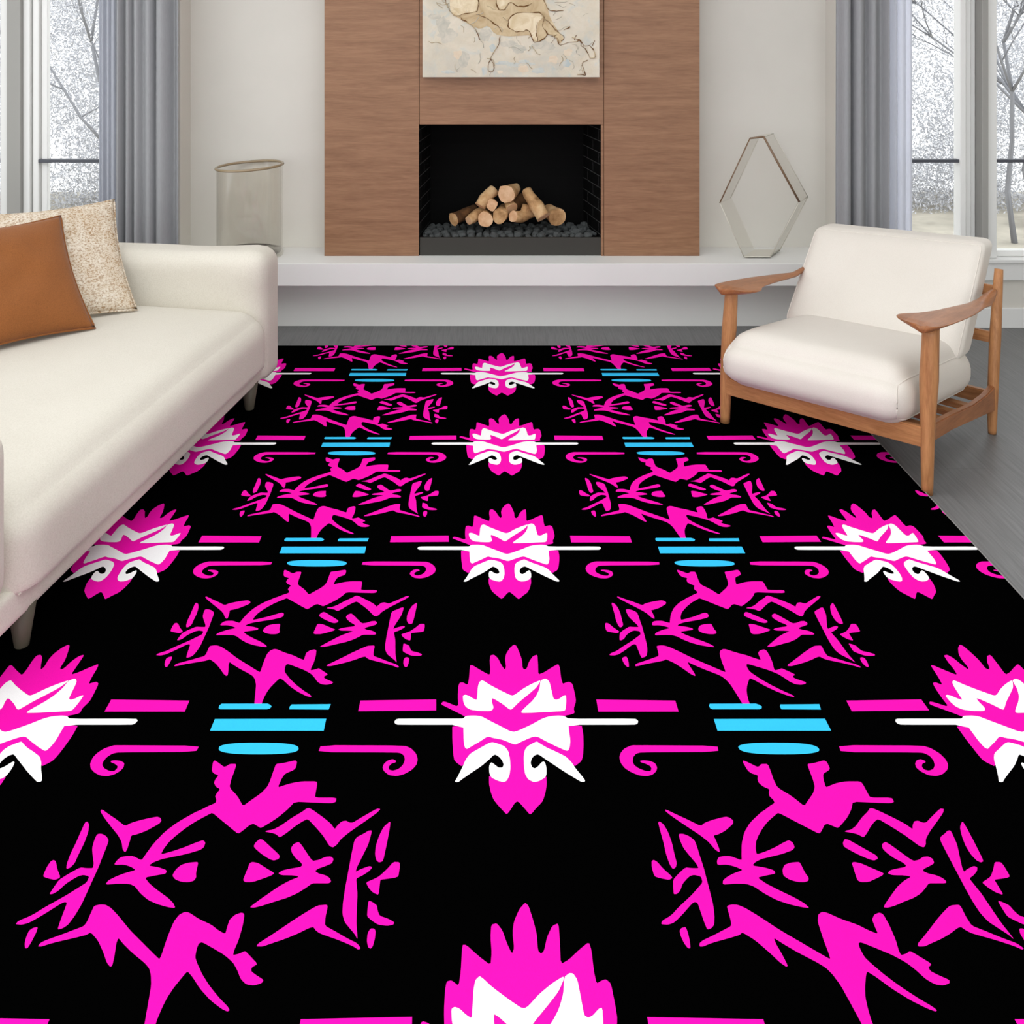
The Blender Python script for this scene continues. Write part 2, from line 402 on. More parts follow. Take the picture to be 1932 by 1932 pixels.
# lava rocks, individually
rocks = []
for k in range(3):
    bm = bmesh.new(); bmesh.ops.create_icosphere(bm, subdivisions=2, radius=1)
    for v in bm.verts: v.co *= 1 + .35*mnoise.noise(v.co*1.3 + Vector((k*9, 0, 0)))
    me = bpy.data.meshes.new('lava_rock')
    bm.to_mesh(me); bm.free(); me.materials.append(M['rock']); rocks.append(me)
def add_rock(x, y, z, r):
    o = bpy.data.objects.new('lava_rock', random.choice(rocks)); C.objects.link(o)
    o.location = (x, y, z); o.scale = (r*random.uniform(.9, 1.3), r, r*random.uniform(.65, .9))
    o.rotation_euler = (random.uniform(-.3, .3), random.uniform(-.3, .3), random.uniform(0, 6.28))
    tag(o, 'small charcoal grey lava rock in the bed below the fireplace logs', 'rock', 'lava rocks in the burner tray')
y = ZF+.045; row = 0
while y < 4.93:
    fr = (y-ZF)/(by-ZF); a = S0+.02+.035*fr; b = o1-.02-.03*fr; x = a + random.uniform(0, .01)
    while x < b:
        r = random.uniform(.013, .024)
        add_rock(x, y+random.uniform(-.006, .006), TT-.012+r*.72, r); x += r*2.2
    y += .046
# logs
def zp(zx, zy, z): return P(780+zx*.19669, 220+zy*.19669, z)
LG = .000519*1.15
def log(pts, radii, label, mats=None, name='log'):
    bm = bmesh.new(); w = smoothpath([zp(*p) for p in pts], 4)
    rr = [radii[0] + (radii[1]-radii[0])*i/(len(w)-1) for i in range(len(w))]
    tube(bm, w, [r*LG for r in rr], 14, cap_mi=1, jitter=.22)
    bmesh.ops.recalc_face_normals(bm, faces=bm.faces[:])
    o = link(name, bm, mats or [M['log'], M['logcut']])
    return tag(o, label, 'log', 'logs in the fireplace')
log([(385, 985, 4.73), (470, 945, 4.78), (590, 890, 4.84)], (52, 44), 'dark charred log at the left end of the fireplace log pile', [M['logdark'], M['log']])
log([(530, 1000, 4.72), (600, 950, 4.76), (660, 925, 4.80)], (34, 58), 'pale wedge shaped log lying second from left on the lava rocks')
log([(692, 985, 4.705), (690, 960, 4.79), (700, 930, 4.86)], (62, 60), 'round log with pale cut end facing out, under the upper left log')
log([(825, 955, 4.71), (850, 930, 4.78), (870, 900, 4.85)], (62, 56), 'round log with hollow looking cut end in the middle of the bottom row', [M['log'], M['log']])
log([(640, 860, 4.74), (690, 780, 4.76), (765, 710, 4.80)], (44, 52), 'upright ochre log leaning at the upper left of the log pile')
log([(752, 848, 4.735), (745, 830, 4.80)], (48, 44), 'short stub log tucked under the upright ochre log')
log([(888, 745, 4.72), (930, 720, 4.77), (985, 690, 4.83)], (74, 48), 'thick log at the very top of the pile with broad cut end')
log([(945, 880, 4.75), (925, 845, 4.77), (910, 800, 4.79)], (50, 38), 'short pale log standing below the topmost log')
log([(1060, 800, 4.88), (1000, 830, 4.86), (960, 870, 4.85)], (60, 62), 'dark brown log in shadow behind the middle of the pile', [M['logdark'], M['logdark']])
bm = bmesh.new()
tube(bm, smoothpath([zp(955, 955, 4.70), zp(1030, 960, 4.74), zp(1110, 925, 4.77), zp(1185, 900, 4.80)], 4), [48*LG]*13, 14, cap_mi=1, jitter=.2)
tube(bm, smoothpath([zp(1080, 930, 4.765), zp(1095, 890, 4.77), zp(1105, 850, 4.775)], 4), [52*LG]*9, 12, cap_mi=1, jitter=.2)
tag(link('log', bm, [M['log'], M['logcut']]), 'forked tan log lying in front, right of the middle', 'log', 'logs in the fireplace')
log([(1250, 965, 4.69), (1190, 870, 4.715), (1125, 775, 4.74), (1080, 710, 4.77)], (62, 40), 'long pale log leaning diagonally down to the right')
log([(1378, 965, 4.72), (1340, 930, 4.78), (1290, 900, 4.84)], (72, 58), 'rightmost round log with brown cut end facing out', [M['log'], M['log']])
# ---------------------------------------------------------------- painting
pz = 4.60
pb = Z(146, pz); ptop = 1.98
bm = bmesh.new(); box(bm, X(797, pz), X(1131, pz), pz, pz+.046, pb, ptop, .002)
for f in bm.faces:
    if f.normal.y > -.9: f.material_index = 1
PM = [M[k] for k in ('paint', 'canvas_side', 'ochre', 'cream', 'vein', 'dab_blue', 'dab_grey', 'dab_rose', 'vein_light')]
def q6(zx, zy, d): 
    p = P(780+zx*.19669, zy*.19669, pz); p.y = pz - d; return p
ochre = [(350, -60), (350, 90), (385, 145), (470, 195), (560, 250), (640, 280), (720, 240), (780, 330), (900, 350), (1000, 345), (1130, 335), (1150, 395), (1195, 405), (1260, 370), (1285, 320), (1350, 345), (1400, 430), (1450, 365), (1380, 290), (1300, 150), (1290, 80), (1240, -60)]
cream = [[(1060, 120), (960, 140), (910, 200), (920, 270), (980, 300), (1040, 300), (1090, 285), (1130, 330), (1150, 390), (1190, 400), (1185, 300), (1195, 210), (1250, 160), (1200, 120)],
         [(350, -30), (350, 90), (385, 140), (440, 148), (500, 122), (560, 120), (610, 100), (625, -30)],
         [(800, -20), (805, 70), (860, 95), (890, 60), (930, 20), (930, -20)]]
for poly, mi, d0 in [(ochre, 2, .0015)] + [(c, 3, .0028) for c in cream]:
    f = bm.faces.new([bm.verts.new(q6(*p, d0)) for p in chaikin(poly, .22)]); f.material_index = mi
    f.normal_update()
    if f.normal.y > 0: f.normal_flip()
    r = bmesh.ops.extrude_face_region(bm, geom=[f])
    for v in [e for e in r['geom'] if isinstance(e, bmesh.types.BMVert)]: v.co.y = pz + .001
veins = [[(290, -20), (320, 50), (350, 90), (380, 145), (440, 150), (470, 190), (520, 215), (580, 265), (610, 310), (630, 380)],
 [(440, 150), (500, 125), (560, 120), (610, 100), (625, -10)], [(800, -10), (800, 70), (860, 100), (890, 60), (940, 20), (1000, 60), (1080, 60), (1140, 30)],
 [(1060, 120), (960, 140), (910, 200), (920, 270), (980, 300), (1040, 300), (1090, 285), (1130, 330), (1150, 390), (1190, 400), (1250, 370), (1280, 320), (1240, 250), (1250, 160), (1200, 120), (1060, 120)],
 [(1190, 210), (1180, 300), (1190, 390)], [(1250, -10), (1290, 80), (1330, 105), (1440, 100)],
 [(1280, 320), (1340, 340), (1380, 370), (1400, 430), (1480, 410), (1560, 395), (1600, 390), (1610, 440), (1650, 470), (1700, 560), (1750, 530), (1700, 440), (1640, 440), (1600, 390), (1520, 355)],
 [(1240, 180), (1300, 210), (1350, 270), (1420, 330), (1450, 360), (1420, 390)], [(1440, 290), (1470, 275), (1500, 255)],
 [(1670, 575), (1615, 610), (1640, 670), (1645, 715), (1570, 705)],
 [(830, 350), (820, 420), (770, 500), (740, 560), (715, 620), (720, 680), (745, 685), (770, 640), (740, 560)], [(600, 140), (700, 170), (790, 240), (850, 300)]]
rp = random.Random(4)
def wob(w, a, y):                                      # shaky hand
    return [Vector((p.x + a*mnoise.noise(p*55), y, p.z + a*mnoise.noise(p*55 + Vector((7, 3, 1))))) for p in w]
for vn in veins:
    w = wob(smoothpath([q6(*p, .003) for p in vn], 5), .006, pz-.003)
    tube(bm, w, [.0010 + .0034*max(0, mnoise.noise(p_*38)+.22) for p_ in w], 6, mi=4)
    w = wob(smoothpath([q6(*p, .0016) for p in vn], 5), .008, pz-.0012)
    tube(bm, w, [.003 + .010*max(0, mnoise.noise(p_*20)) for p_ in w], 8, mi=2, flat=(1, .2))
for k in range(50):                                    # loose short strokes
    zx, zy = rp.uniform(130, 1740), rp.uniform(0, 700); an = rp.uniform(0, 6.28); pts = [(zx, zy)]
    for _ in range(rp.randint(2, 4)):
        an += rp.uniform(-.9, .9); zx += 34*math.cos(an); zy += 26*math.sin(an)
        if not (110 < zx < 1760 and zy < 725): break
        pts.append((zx, zy))
    if len(pts) > 2: tube(bm, smoothpath([q6(*p, .0022) for p in pts], 3), rp.uniform(.0006, .0016), 5, mi=rp.choice((8, 8, 6, 6, 4 if zx > 1200 else 8)))
def dabs(spots, mi):
    for zx, zy, rx, ry in spots:
        c = bm.verts.new(q6(zx, zy, .0014)); ring = []
        for k in range(22):
            an = 2*math.pi*k/22; n = 1 + .5*mnoise.noise(Vector((math.cos(an)*1.6+zx, math.sin(an)*1.6+zy, 0)))
            ring.append(bm.verts.new(q6(zx+rx*n*math.cos(an), zy+ry*n*math.sin(an), .0002)))
        for k in range(22):
            f = bm.faces.new((c, ring[k], ring[(k+1) % 22])); f.smooth = True; f.material_index = mi; f.normal_update()
            if f.normal.y > 0: f.normal_flip()
dabs([(860, 605, 60, 18), (960, 620, 70, 22), (1060, 590, 60, 18), (1130, 615, 40, 14), (1470, 610, 40, 34), (680, 680, 24, 50), (330, 690, 60, 16), (1200, 680, 60, 30), (760, 460, 26, 40)], 5)
dabs([(280, 250, 60, 90), (330, 340, 90, 60), (480, 560, 60, 70), (1010, 470, 70, 40), (1240, 440, 110, 50), (900, 420, 90, 26), (1400, 640, 50, 30), (690, 330, 60, 60), (200, 160, 60, 30)], 6)
dabs([(1060, 660, 46, 40), (830, 690, 26, 16), (430, 520, 50, 40), (1340, 570, 50, 36), (1480, 500, 50, 30)], 7)
tag(link('painting', bm, PM), 'unframed abstract canvas of cream, ochre and pale blue above the fireplace', 'painting')
# ---------------------------------------------------------------- rug with its printed pattern
RX0, RX1, RY0, RY1, RT = -1.40, 1.381, 1.25, FL(900, 657).y, .012
PU, PV = .715, .000249                                 # pattern repeat in (x-VX)/(y-HY) and 1/(y-HY)
def px(o, s, pts): return [(o[0]+a*s, o[1]+b*s) for a, b in pts]
S4 = .20704; SE = .15528
A = lambda p: px((0, 1420), S4, p); B = lambda p: px((380, 1420), S4, p); Cc = lambda p: px((780, 1180), S4, p)
D = lambda p: px((100, 1632), S4, p); E = lambda p: px((150, 1290), SE, p); Ff = lambda p: px((500, 1290), S4, p)
PINK, WHITE, BLUE = 1, 2, 3
shapes = []                                            # (polygon in photo pixels, material, layer, smooth)
def sh(poly, mi, layer=0, sm=True): shapes.append((poly, mi, layer, sm))
sh(A([(915,535),(928,518),(1000,570),(1060,610),(1140,672),(1200,640),(1300,612),(1430,585),(1460,595),(1472,620),(1450,650),(1330,715),(1240,748),(1195,757),(1185,800),(1160,880),(1140,912),(1118,885),(1110,820),(1080,760),(1000,660),(940,580)]), PINK)
sh(A([(775,640),(795,628),(812,655),(805,720),(770,820),(715,930),(680,1010),(640,1050),(605,1062),(608,1020),(640,930),(690,830),(740,715)]), PINK)
sh(A([(895,742),(930,742),(970,765),(990,800),(975,850),(930,960),(900,1040),(850,1150),(800,1260),(740,1390),(680,1490),(620,1570),(575,1600),(525,1615),(545,1550),(580,1455),(612,1370),(590,1362),(550,1380),(400,1475),(270,1550),(200,1570),(140,1565),(170,1535),(290,1485),(420,1405),(600,1305),(720,1230),(790,1185),(815,1130),(760,1115),(710,1128),(600,1195),(530,1262),(480,1290),(450,1292),(490,1230),(540,1160),(620,1110),(730,1048),(790,1055),(848,1055),(855,1010),(845,940),(840,870),(860,800),(880,755)]), PINK)
sh(A([(465,990),(490,980),(510,995),(520,1060),(552,1140),(500,1162),(440,1148),(395,1132),(400,1105),(430,1040)]), PINK)
sh(A([(345,1590),(330,1640),(290,1720),(250,1785),(228,1785),(225,1740),(240,1680),(265,1625),(300,1600)]), PINK)
star = A([(1040,1025),(1060,990),(1100,955),(1150,945),(1215,945),(1290,985),(1320,940),(1400,830),(1500,725),(1620,635),(1780,545)]) + \
  B([(0,522),(60,490),(130,460),(138,430),(125,400),(145,365),(172,335),(130,310),(115,275),(130,240),(158,210),(110,190),(95,165),(105,90),(120,72),(150,90),(205,132),(230,125),(260,105),(320,105),(300,170),(270,250),(255,320),(330,400),(378,490),(440,445),(540,375),(600,315),(630,250),(660,160),(680,105),(740,98),(800,85),(855,72),(872,85),(860,140),(840,160),(760,195),(730,240),(695,320),(760,298),(830,278),(920,264),(1050,264),(1055,290),(1040,370),(1035,412),(1230,412),(1225,450),(1190,462),(1050,458),(850,448),(790,515),(700,590),(600,655),(540,690),(510,670),(475,650),(440,660),(380,710),(335,742),(270,690),(180,615),(100,548),(60,568),(0,600)]) + \
  A([(1780,630),(1690,690),(1600,760),(1540,815),(1490,880),(1465,930),(1560,905),(1680,865),(1790,820),(1850,800),(1872,820),(1858,865),(1820,890),(1700,925),(1590,948),(1480,970),(1400,1000),(1352,1032),(1450,1048),(1520,1075),(1510,1105),(1420,1120),(1320,1140),(1360,1195),(1440,1260),(1530,1325),(1580,1375),(1598,1418),(1540,1412),(1440,1385),(1350,1345),(1280,1285),(1230,1220),(1180,1198),(1080,1195),(960,1205),(990,1165),(1060,1130),(1140,1100),(1240,1072),(1190,1040),(1130,1022)])
sh(star, PINK)
sh(A([(1800,998),(1805,1010),(1785,1100),(1788,1140),(1765,1170),(1720,1182),(1660,1180),(1600,1160),(1570,1122),(1600,1070),(1650,1025),(1720,1005)]), PINK)
sh(B([(580,722),(600,712),(650,705),(720,670),(830,592),(920,540),(960,510),(985,508),(1030,535),(1120,600),(1180,650),(1215,700),(1240,665),(1280,628),(1320,622),(1350,640),(1380,640),(1480,580),(1600,512),(1632,515),(1600,550),(1480,635),(1350,725),(1270,790),(1235,840),(1200,865),(1170,855),(1140,810),(1110,760),(1050,690),(970,605),(920,628),(850,675),(780,730),(715,775),(680,745),(640,732)]), PINK)
sh(B([(475,860),(490,825),(530,790),(560,795),(640,870),(715,940),(705,970),(660,985),(620,972),(540,920)]), PINK)
sh(B([(440,1010),(465,998),(520,1010),(590,1055),(665,1100),(640,1120),(560,1150),(470,1180),(400,1182),(380,1165),(400,1110),(425,1050)]), PINK)
sh(B([(885,815),(910,840),(950,900),(1010,990),(1070,980),(1130,952),(1180,948),(1205,970),(1190,1010),(1130,1035),(1060,1060),(1035,1082),(1070,1105),(1130,1120),(1170,1145),(1182,1178),(1160,1192),(1080,1192),(1010,1192),(950,1235),(880,1280),(780,1325),(680,1355),(560,1395),(480,1415),(440,1412),(500,1365),(600,1295),(700,1225),(800,1170),(895,1132),(840,1120),(730,1118),(700,1102),(740,1075),(820,1058),(900,1045),(920,1030),(910,1005),(860,965),(825,915),(815,875),(840,835)]), PINK)
sh(B([(1550,710),(1548,740),(1520,840),(1460,960),(1415,1050),(1405,1090),(1450,1065),(1530,1035),(1558,1045),(1530,1080),(1470,1120),(1410,1148),(1415,1210),(1422,1290),(1415,1450),(1412,1560),(1420,1650),(1422,1705),(1400,1660),(1350,1600),(1305,1545),(1285,1470),(1290,1370),(1310,1240),(1340,1080),(1370,920),(1395,800),(1420,770),(1480,740),(1520,715)]), PINK)
sh(B([(1722,625),(1718,680),(1690,830),(1655,990),(1620,1003),(1595,985),(1582,930),(1590,850),(1620,760),(1660,680)]), PINK)
sh(B([(1750,998),(1805,1000),(1808,1040),(1795,1130),(1760,1142),(1690,1152),(1630,1160),(1625,1210),(1615,1300),(1560,1275),(1525,1235),(1500,1185),(1560,1160),(1620,1130),(1690,1065)]), PINK)
sh(B([(1525,1350),(1560,1365),(1600,1395),(1605,1440),(1625,1490),(1700,1515),(1755,1545),(1750,1570),(1690,1580),(1610,1570),(1550,1530),(1510,1495),(1515,1420)]), PINK)
sh(B([(1540,1605),(1575,1605),(1588,1630),(1580,1700),(1560,1770),(1540,1790),(1520,1775),(1508,1720),(1515,1650)]), PINK)
sh(B([(1145,1388),(1150,1410),(1130,1500),(1125,1580),(1200,1620),(1320,1690),(1420,1740),(1452,1785),(1430,1798),(1380,1765),(1250,1710),(1080,1650),(1045,1625),(1020,1590),(980,1600),(880,1650),(760,1700),(640,1740),(560,1768),(500,1768),(520,1740),(600,1690),(720,1610),(860,1515),(980,1440),(1060,1395)]), PINK)
sh(D([(-138,746),(-118,716),(-73,691),(0,665),(110,625),(200,590),(280,560),(310,520),(350,430),(375,375),(430,362),(480,365),(530,395),(600,470),(700,595),(820,715),(920,815),(970,862),(990,820),(1040,670),(1100,520),(1150,455),(1200,430),(1240,435),(1330,495),(1440,545),(1510,600),(1570,632),(1590,560),(1610,500),(1660,455),(1720,435),(1745,450),(1730,550),(1690,690),(1650,780),(1640,825),(1700,810),(1750,785),(1780,815),(1865,905),(1810,935),(1805,970),(1850,1005),(1920,1050),(1900,1080),(1830,1100),(1760,1090),(1710,1040),(1680,960),(1640,890),(1560,820),(1450,755),(1360,705),(1330,715),(1310,760),(1295,840),(1310,890),(1360,1000),(1430,1110),(1520,1220),(1590,1290),(1610,1325),(1590,1338),(1540,1315),(1440,1240),(1340,1130),(1270,1020),(1225,970),(1180,1020),(1100,1120),(1040,1210),(990,1310),(940,1430),(915,1545),(815,1545),(835,1449),(870,1250),(895,1100),(892,1000),(875,940),(830,890),(720,800),(640,720),(595,665),(575,720),(560,830),(540,920),(520,930),(490,890),(460,800),(410,690),(345,615),(300,640),(200,665),(90,690),(0,712),(-33,721),(-103,744)]), PINK)
# bars, scrolls and blue strips
sh(E([(305,340),(385,195),(1335,207),(1280,340)]), PINK, 0, False)
sh(E([(1455,755),(1415,830),(480,835),(400,850),(330,895),(285,950),(275,990),(300,1030),(360,1062),(420,1065),(455,1035),(465,1005),(430,975),(380,955),(385,938),(430,932),(500,940),(545,965),(535,1020),(490,1065),(420,1105),(340,1125),(250,1118),(180,1080),(135,1030),(130,970),(160,900),(220,840),(300,790),(400,755),(440,750)]), PINK)
sh([(412.5,1337),(414,1332),(418,1328.5),(505,1328.3),(510,1330.5),(512.5,1333.7),(509,1337.5),(504,1339),(415,1339)], BLUE, 1, False)
sh(Ff([(222,235),(225,210),(245,190),(600,187),(580,237)]), BLUE, 0, False)
sh([(396.4,1379),(405.4,1356.8),(615.5,1356.3),(610.8,1379)], BLUE, 0, False)
sh([(488+75.3*math.copysign(abs(math.cos(a))**.8, math.cos(a)), 1412.6+11*math.copysign(abs(math.sin(a))**.75, math.sin(a))) for a in [2*math.pi*k/48 for k in range(48)]], BLUE, 0, False)
sh(Ff([(850,252),(870,155),(1560,145),(1560,245)]), PINK, 0, False)
sh(Ff([(485,625),(510,562),(1270,565),(1330,590),(1375,635),(1392,690),(1380,740),(1340,785),(1270,825),(1200,843),(1130,835),(1085,800),(1070,765),(1085,730),(1120,700),(1165,688),(1195,705),(1190,718),(1150,730),(1125,760),(1130,785),(1165,795),(1215,780),(1255,745),(1275,700),(1270,660),(1240,635),(1200,628)]), PINK)
# mask-like motif
sh(Cc([(918,175),(940,190),(970,260),(990,320),(995,390),(1015,405),(1035,390),(1055,330),(1090,280),(1130,268),(1135,350),(1138,450),(1190,430),(1260,385),(1320,352),(1335,390),(1345,480),(1360,535),(1390,522),(1420,515),(1450,535),(1470,620),(1482,690),(1460,760),(1470,798),(1440,812),(1385,822),(1300,875),(910,1045),(600,885),(470,832),(420,805),(350,770),(250,720),(270,695),(300,700),(410,745),(405,650),(410,560),(420,525),(450,520),(495,545),(508,480),(515,365),(540,365),(620,415),(695,455),(702,400),(695,330),(700,275),(735,268),(770,300),(800,360),(830,405),(845,380),(835,310),(845,260),(880,205)]), PINK)
sh(Cc([(355,900),(1530,900),(1548,1000),(1550,1100),(1545,1190),(1530,1240),(1465,1290),(1390,1215),(1200,1130),(1100,1110),(1020,1200),(1025,1370),(1080,1420),(1150,1415),(1210,1370),(1215,1450),(1200,1540),(1175,1610),(1120,1665),(1080,1715),(1060,1725),(1030,1690),(970,1620),(945,1605),(920,1625),(880,1690),(850,1725),(820,1695),(770,1640),(730,1590),(705,1520),(690,1450),(690,1365),(740,1400),(820,1420),(860,1380),(870,1250),(840,1130),(700,1090),(520,1185),(445,1290),(390,1250),(368,1220),(355,1050)]), PINK, .4)
sh(Cc([(-174,883),(-160,860),(-130,853),(440,853),(455,850),(480,828),(560,825),(620,832),(700,875),(800,925),(880,968),(915,975),(960,962),(1080,905),(1180,850),(1240,832),(1320,825),(1375,830),(1415,855),(2020,853),(2045,868),(2048,883),(2040,900),(2015,909),(1412,909),(1420,980),(1430,1050),(1425,1110),(1410,1145),(1390,1145),(1300,1105),(1200,1055),(1140,1022),(1110,1015),(1070,1025),(990,1060),(935,1088),(910,1086),(850,1060),(800,1042),(720,1028),(685,1015),(660,1025),(600,1065),(530,1105),(490,1130),(470,1120),(458,1060),(455,909),(-140,909),(-165,900)]), WHITE, 1)
sh(Cc([(600,520),(625,503),(650,515),(700,548),(800,600),(880,638),(905,642),(930,632),(1000,580),(1080,535),(1150,505),(1158,512),(1120,570),(1050,630),(970,695),(920,745),(890,772),(870,765),(820,725),(750,680),(715,665),(715,700),(730,750),(720,775),(690,785),(600,783),(520,772),(475,745),(455,700),(450,645),(470,635),(500,642),(540,668),(578,685),(582,640),(588,560)]), WHITE, 1)
sh(Cc([(1158,508),(1190,490),(1215,492),(1240,520),(1255,580),(1275,670),(1300,682),(1330,672),(1370,642),(1390,640),(1393,700),(1385,775),(1360,785),(1200,792),(1080,800),(985,802),(985,785),(1020,750),(1080,695),(1120,645),(1150,580)]), WHITE, 1)
sh(Cc([(378,1425),(400,1390),(440,1310),(480,1220),(520,1170),(600,1125),(690,1075),(720,1068),(760,1078),(830,1105),(865,1150),(880,1220),(885,1300),(875,1370),(850,1420),(820,1432),(770,1420),(710,1390),(692,1350),(690,1290),(700,1260),(715,1252),(735,1268),(775,1300),(810,1300),(823,1275),(810,1235),(780,1200),(745,1180),(725,1190),(690,1225),(620,1285),(530,1345),(450,1400),(410,1432),(385,1432)]), WHITE, 1)
sh(Cc([(1565,1415),(1530,1370),(1480,1310),(1440,1250),(1390,1200),(1300,1155),(1220,1120),(1160,1085),(1125,1062),(1100,1072),(1040,1105),(1015,1140),(1005,1200),(1008,1290),(1018,1360),(1045,1405),(1090,1430),(1140,1425),(1200,1390),(1213,1360),(1212,1300),(1200,1255),(1185,1242),(1165,1255),(1135,1290),(1105,1308),(1080,1295),(1068,1260),(1075,1220),(1100,1190),(1130,1178),(1150,1185),(1200,1220),(1290,1280),(1380,1340),(1470,1395),(1530,1430),(1560,1430)]), WHITE, 1)
bm = bmesh.new()
HR = H - RT
for poly, mi, layer, sm in shapes:
    if sm: poly = chaikin(poly)
    uv = [((x-VX)/(y-HY), 1/(y-HY)) for x, y in poly]
    for i in range(-3, 4):
        for j in range(-1, 6):
            pts = [((u + i*PU)*HR, F*HR*(w + j*PV)) for u, w in uv]
            xs = [p[0] for p in pts]; ys = [p[1] for p in pts]
            if max(xs) < RX0 or min(xs) > RX1 or max(ys) < RY0 or min(ys) > RY1: continue
            f = bm.faces.new([bm.verts.new((x, y, RT + .0004 + .0005*layer)) for x, y in pts])
            f.material_index = mi
            f.normal_update()
            if f.normal.z < 0: f.normal_flip()
bmesh.ops.triangulate(bm, faces=bm.faces[:], ngon_method='EAR_CLIP')
for co, no in (((RX0, 0, 0), (-1, 0, 0)), ((RX1, 0, 0), (1, 0, 0)), ((0, RY0, 0), (0, -1, 0)), ((0, RY1, 0), (0, 1, 0))):
    bmesh.ops.bisect_plane(bm, geom=bm.verts[:]+bm.edges[:]+bm.faces[:], plane_co=co, plane_no=no, clear_outer=True)
box(bm, RX0, RX1, RY0, RY1, .0005, RT, 0, 0)
rug = link('area_rug', bm, [M['rug_black'], M['rug_pink'], M['rug_white'], M['rug_blue']])
tag(rug, 'large black area rug printed with magenta, white and sky blue tribal motifs', 'rug')
bd = link('binding', bx(RX1, RX1+.0035, RY0, RY1, .0005, RT+.0005), M['rug_edge'], rug); bd['label'] = 'thin light grey edge binding'
# ---------------------------------------------------------------- sofa
SU = Vector((.141, .990, 0)).normalized()
sofa = empty('sofa', (-.845, 3.90, 0), math.atan2(SU.y, SU.x), 'long cream upholstered sofa with low rounded arm at the left of the rug', 'sofa')
LEN, DEP = 1.98, 1.22
def crown(p, q):
    n = mnoise.noise(Vector((p.x*2.2, p.y*2.2, p.z*2)))*.007
    p = p.copy(); p.z = max(p.z, .1)
    if q.z > .2: p.z += .02*(1-q.x**4)*(1-q.y**4) + n
    if q.y < -.8 : p.y += n*.8 - .012*(1-q.z**2)
    return p
def armfn(p, q):
    n = mnoise.noise(Vector((p.x*6, p.y*4, p.z*6)))*.010
    p = p.copy(); p.z = max(p.z, .102); p.y += n*.5; p.x += n
    if q.z > .6: p.z += n*.5 - .010*max(0, q.x) - .014*q.y
    return p
NA = -1.725
def seatfn2(p, q):
    p = crown(p, q)
    p.z = max(p.z, .172); return p
link('base', rbox(-LEN+.02, -.05, .006, DEP-.05, .1, .19, .02, 10), M['sofa'], sofa, True)
seat_o = link('seat', rbox(NA-.012, -.172, -.014, DEP-.2, .10, .378, .09, 24, seatfn2), M['sofa'], sofa, True)
link('arm', rbox(-.215, 0, -.008, DEP, .06, .590, .07, 18, armfn), M['sofa'], sofa, True)
link('arm', rbox(-LEN, NA, -.008, DEP, .17, .590, .07, 14, lambda p, q: p), M['sofa'], sofa, True)
link('backrest', rbox(NA-.03, -.19, DEP-.24, DEP, .17, .60, .075, 14, lambda p, q: p), M['sofa'], sofa, True)
bm = bmesh.new(); tube(bm, [(NA+.02, .002, .172), (-1.0, -.001, .172), (-.22, .002, .172)], .0035, 8)
link('piping', bm, M['sofa'], seat_o)
for lx, ly in ((-.245, .035), (-1.645, .035), (-.245, DEP-.12), (-1.645, DEP-.12)):
    bm = bmesh.new(); tube(bm, [(lx, ly, 0), (lx, ly, .02), (lx, ly, .115)], [.015, .018, .033], 16)
    link('leg', bm, M['sofaleg'], sofa, True)
# ---------------------------------------------------------------- throw pillows
def pillow(name, corner, e, n_lean, rise, lean, w, mat, label, thick=.075, seed=0, n=34):
    e = Vector((*e, 0)).normalized()
    g = Vector((n_lean[0]*lean, n_lean[1]*lean, rise)); h = g.length; g.normalize()
    nrm = g.cross(e).normalized()
    if nrm.y > 0: nrm = -nrm                          # face the camera
    bm = bmesh.new(); vf = {}; vb = {}
    for i in range(n+1):
        for k in range(n+1):
            u = -1+2*i/n; v = -1+2*k/n
            pin = lambda a, b: a*(1 - .085*(1-b*b)*abs(a)**3)
            x, z = pin(u, v)*w/2, pin(v, u)*h/2
            T = thick*((1-abs(u)**2.6)*(1-abs(v)**2.6))**.55
            wr = mnoise.noise(Vector((u*2.5+seed, v*2.5, seed)))*.012*(1-u*u)*(1-v*v)
            vf[i, k] = bm.verts.new((x, -T-wr, z))
            border = i in (0, n) or k in (0, n)
            vb[i, k] = vf[i, k] if border else bm.verts.new((x, T*.8, z))
    for i in range(n):
        for k in range(n):
            bm.faces.new((vf[i, k], vf[i+1, k], vf[i+1, k+1], vf[i, k+1]))
            try: bm.faces.new((vb[i, k+1], vb[i+1, k+1], vb[i+1, k], vb[i, k]))
            except ValueError: pass
    xa = -e; ya = -nrm; za = xa.cross(ya)
    if za.z < 0: za = -za; xa = ya.cross(za)
    ctr = Vector(corner) + e*w/2 + g*h/2
    o = link(name, bm, mat, None, True)
    o.matrix_world = Matrix(((xa.x, ya.x, za.x, ctr.x), (xa.y, ya.y, za.y, ctr.y), (xa.z, ya.z, za.z, ctr.z), (0, 0, 0, 1)))
    # piped seam around the border
    sb = bmesh.new(); ring = [vv for vv in []]
    pts = []
    pin = lambda a, b: a*(1 - .085*(1-b*b)*abs(a)**3)
    for s in range(4):
        for i in range(n):
            tt = -1+2*i/n
            u, v = ((tt, -1), (1, tt), (-tt, 1), (-1, -tt))[s]
            pts.append((pin(u, v)*w/2, 0, pin(v, u)*h/2))
    pts.append(pts[0]); tube(sb, pts, .004, 6)
    link('seam', sb, mat, o, True)
    return tag(o, label, 'pillow')
pillow('throw_pillow', (-1.33, 3.62, .405), (-.8, -.6), (-.6, .8), .373, .30, .52, M['boucle'], 'cream and tan boucle throw pillow behind the rust one on the sofa', .06, 1)
pillow('throw_pillow', (-1.40, 3.404, .405), (-.71, -.70), (-.7, .71), .355, .32, .50, M['rust'], 'plain rust brown throw pillow at the front on the sofa', .065, 5)
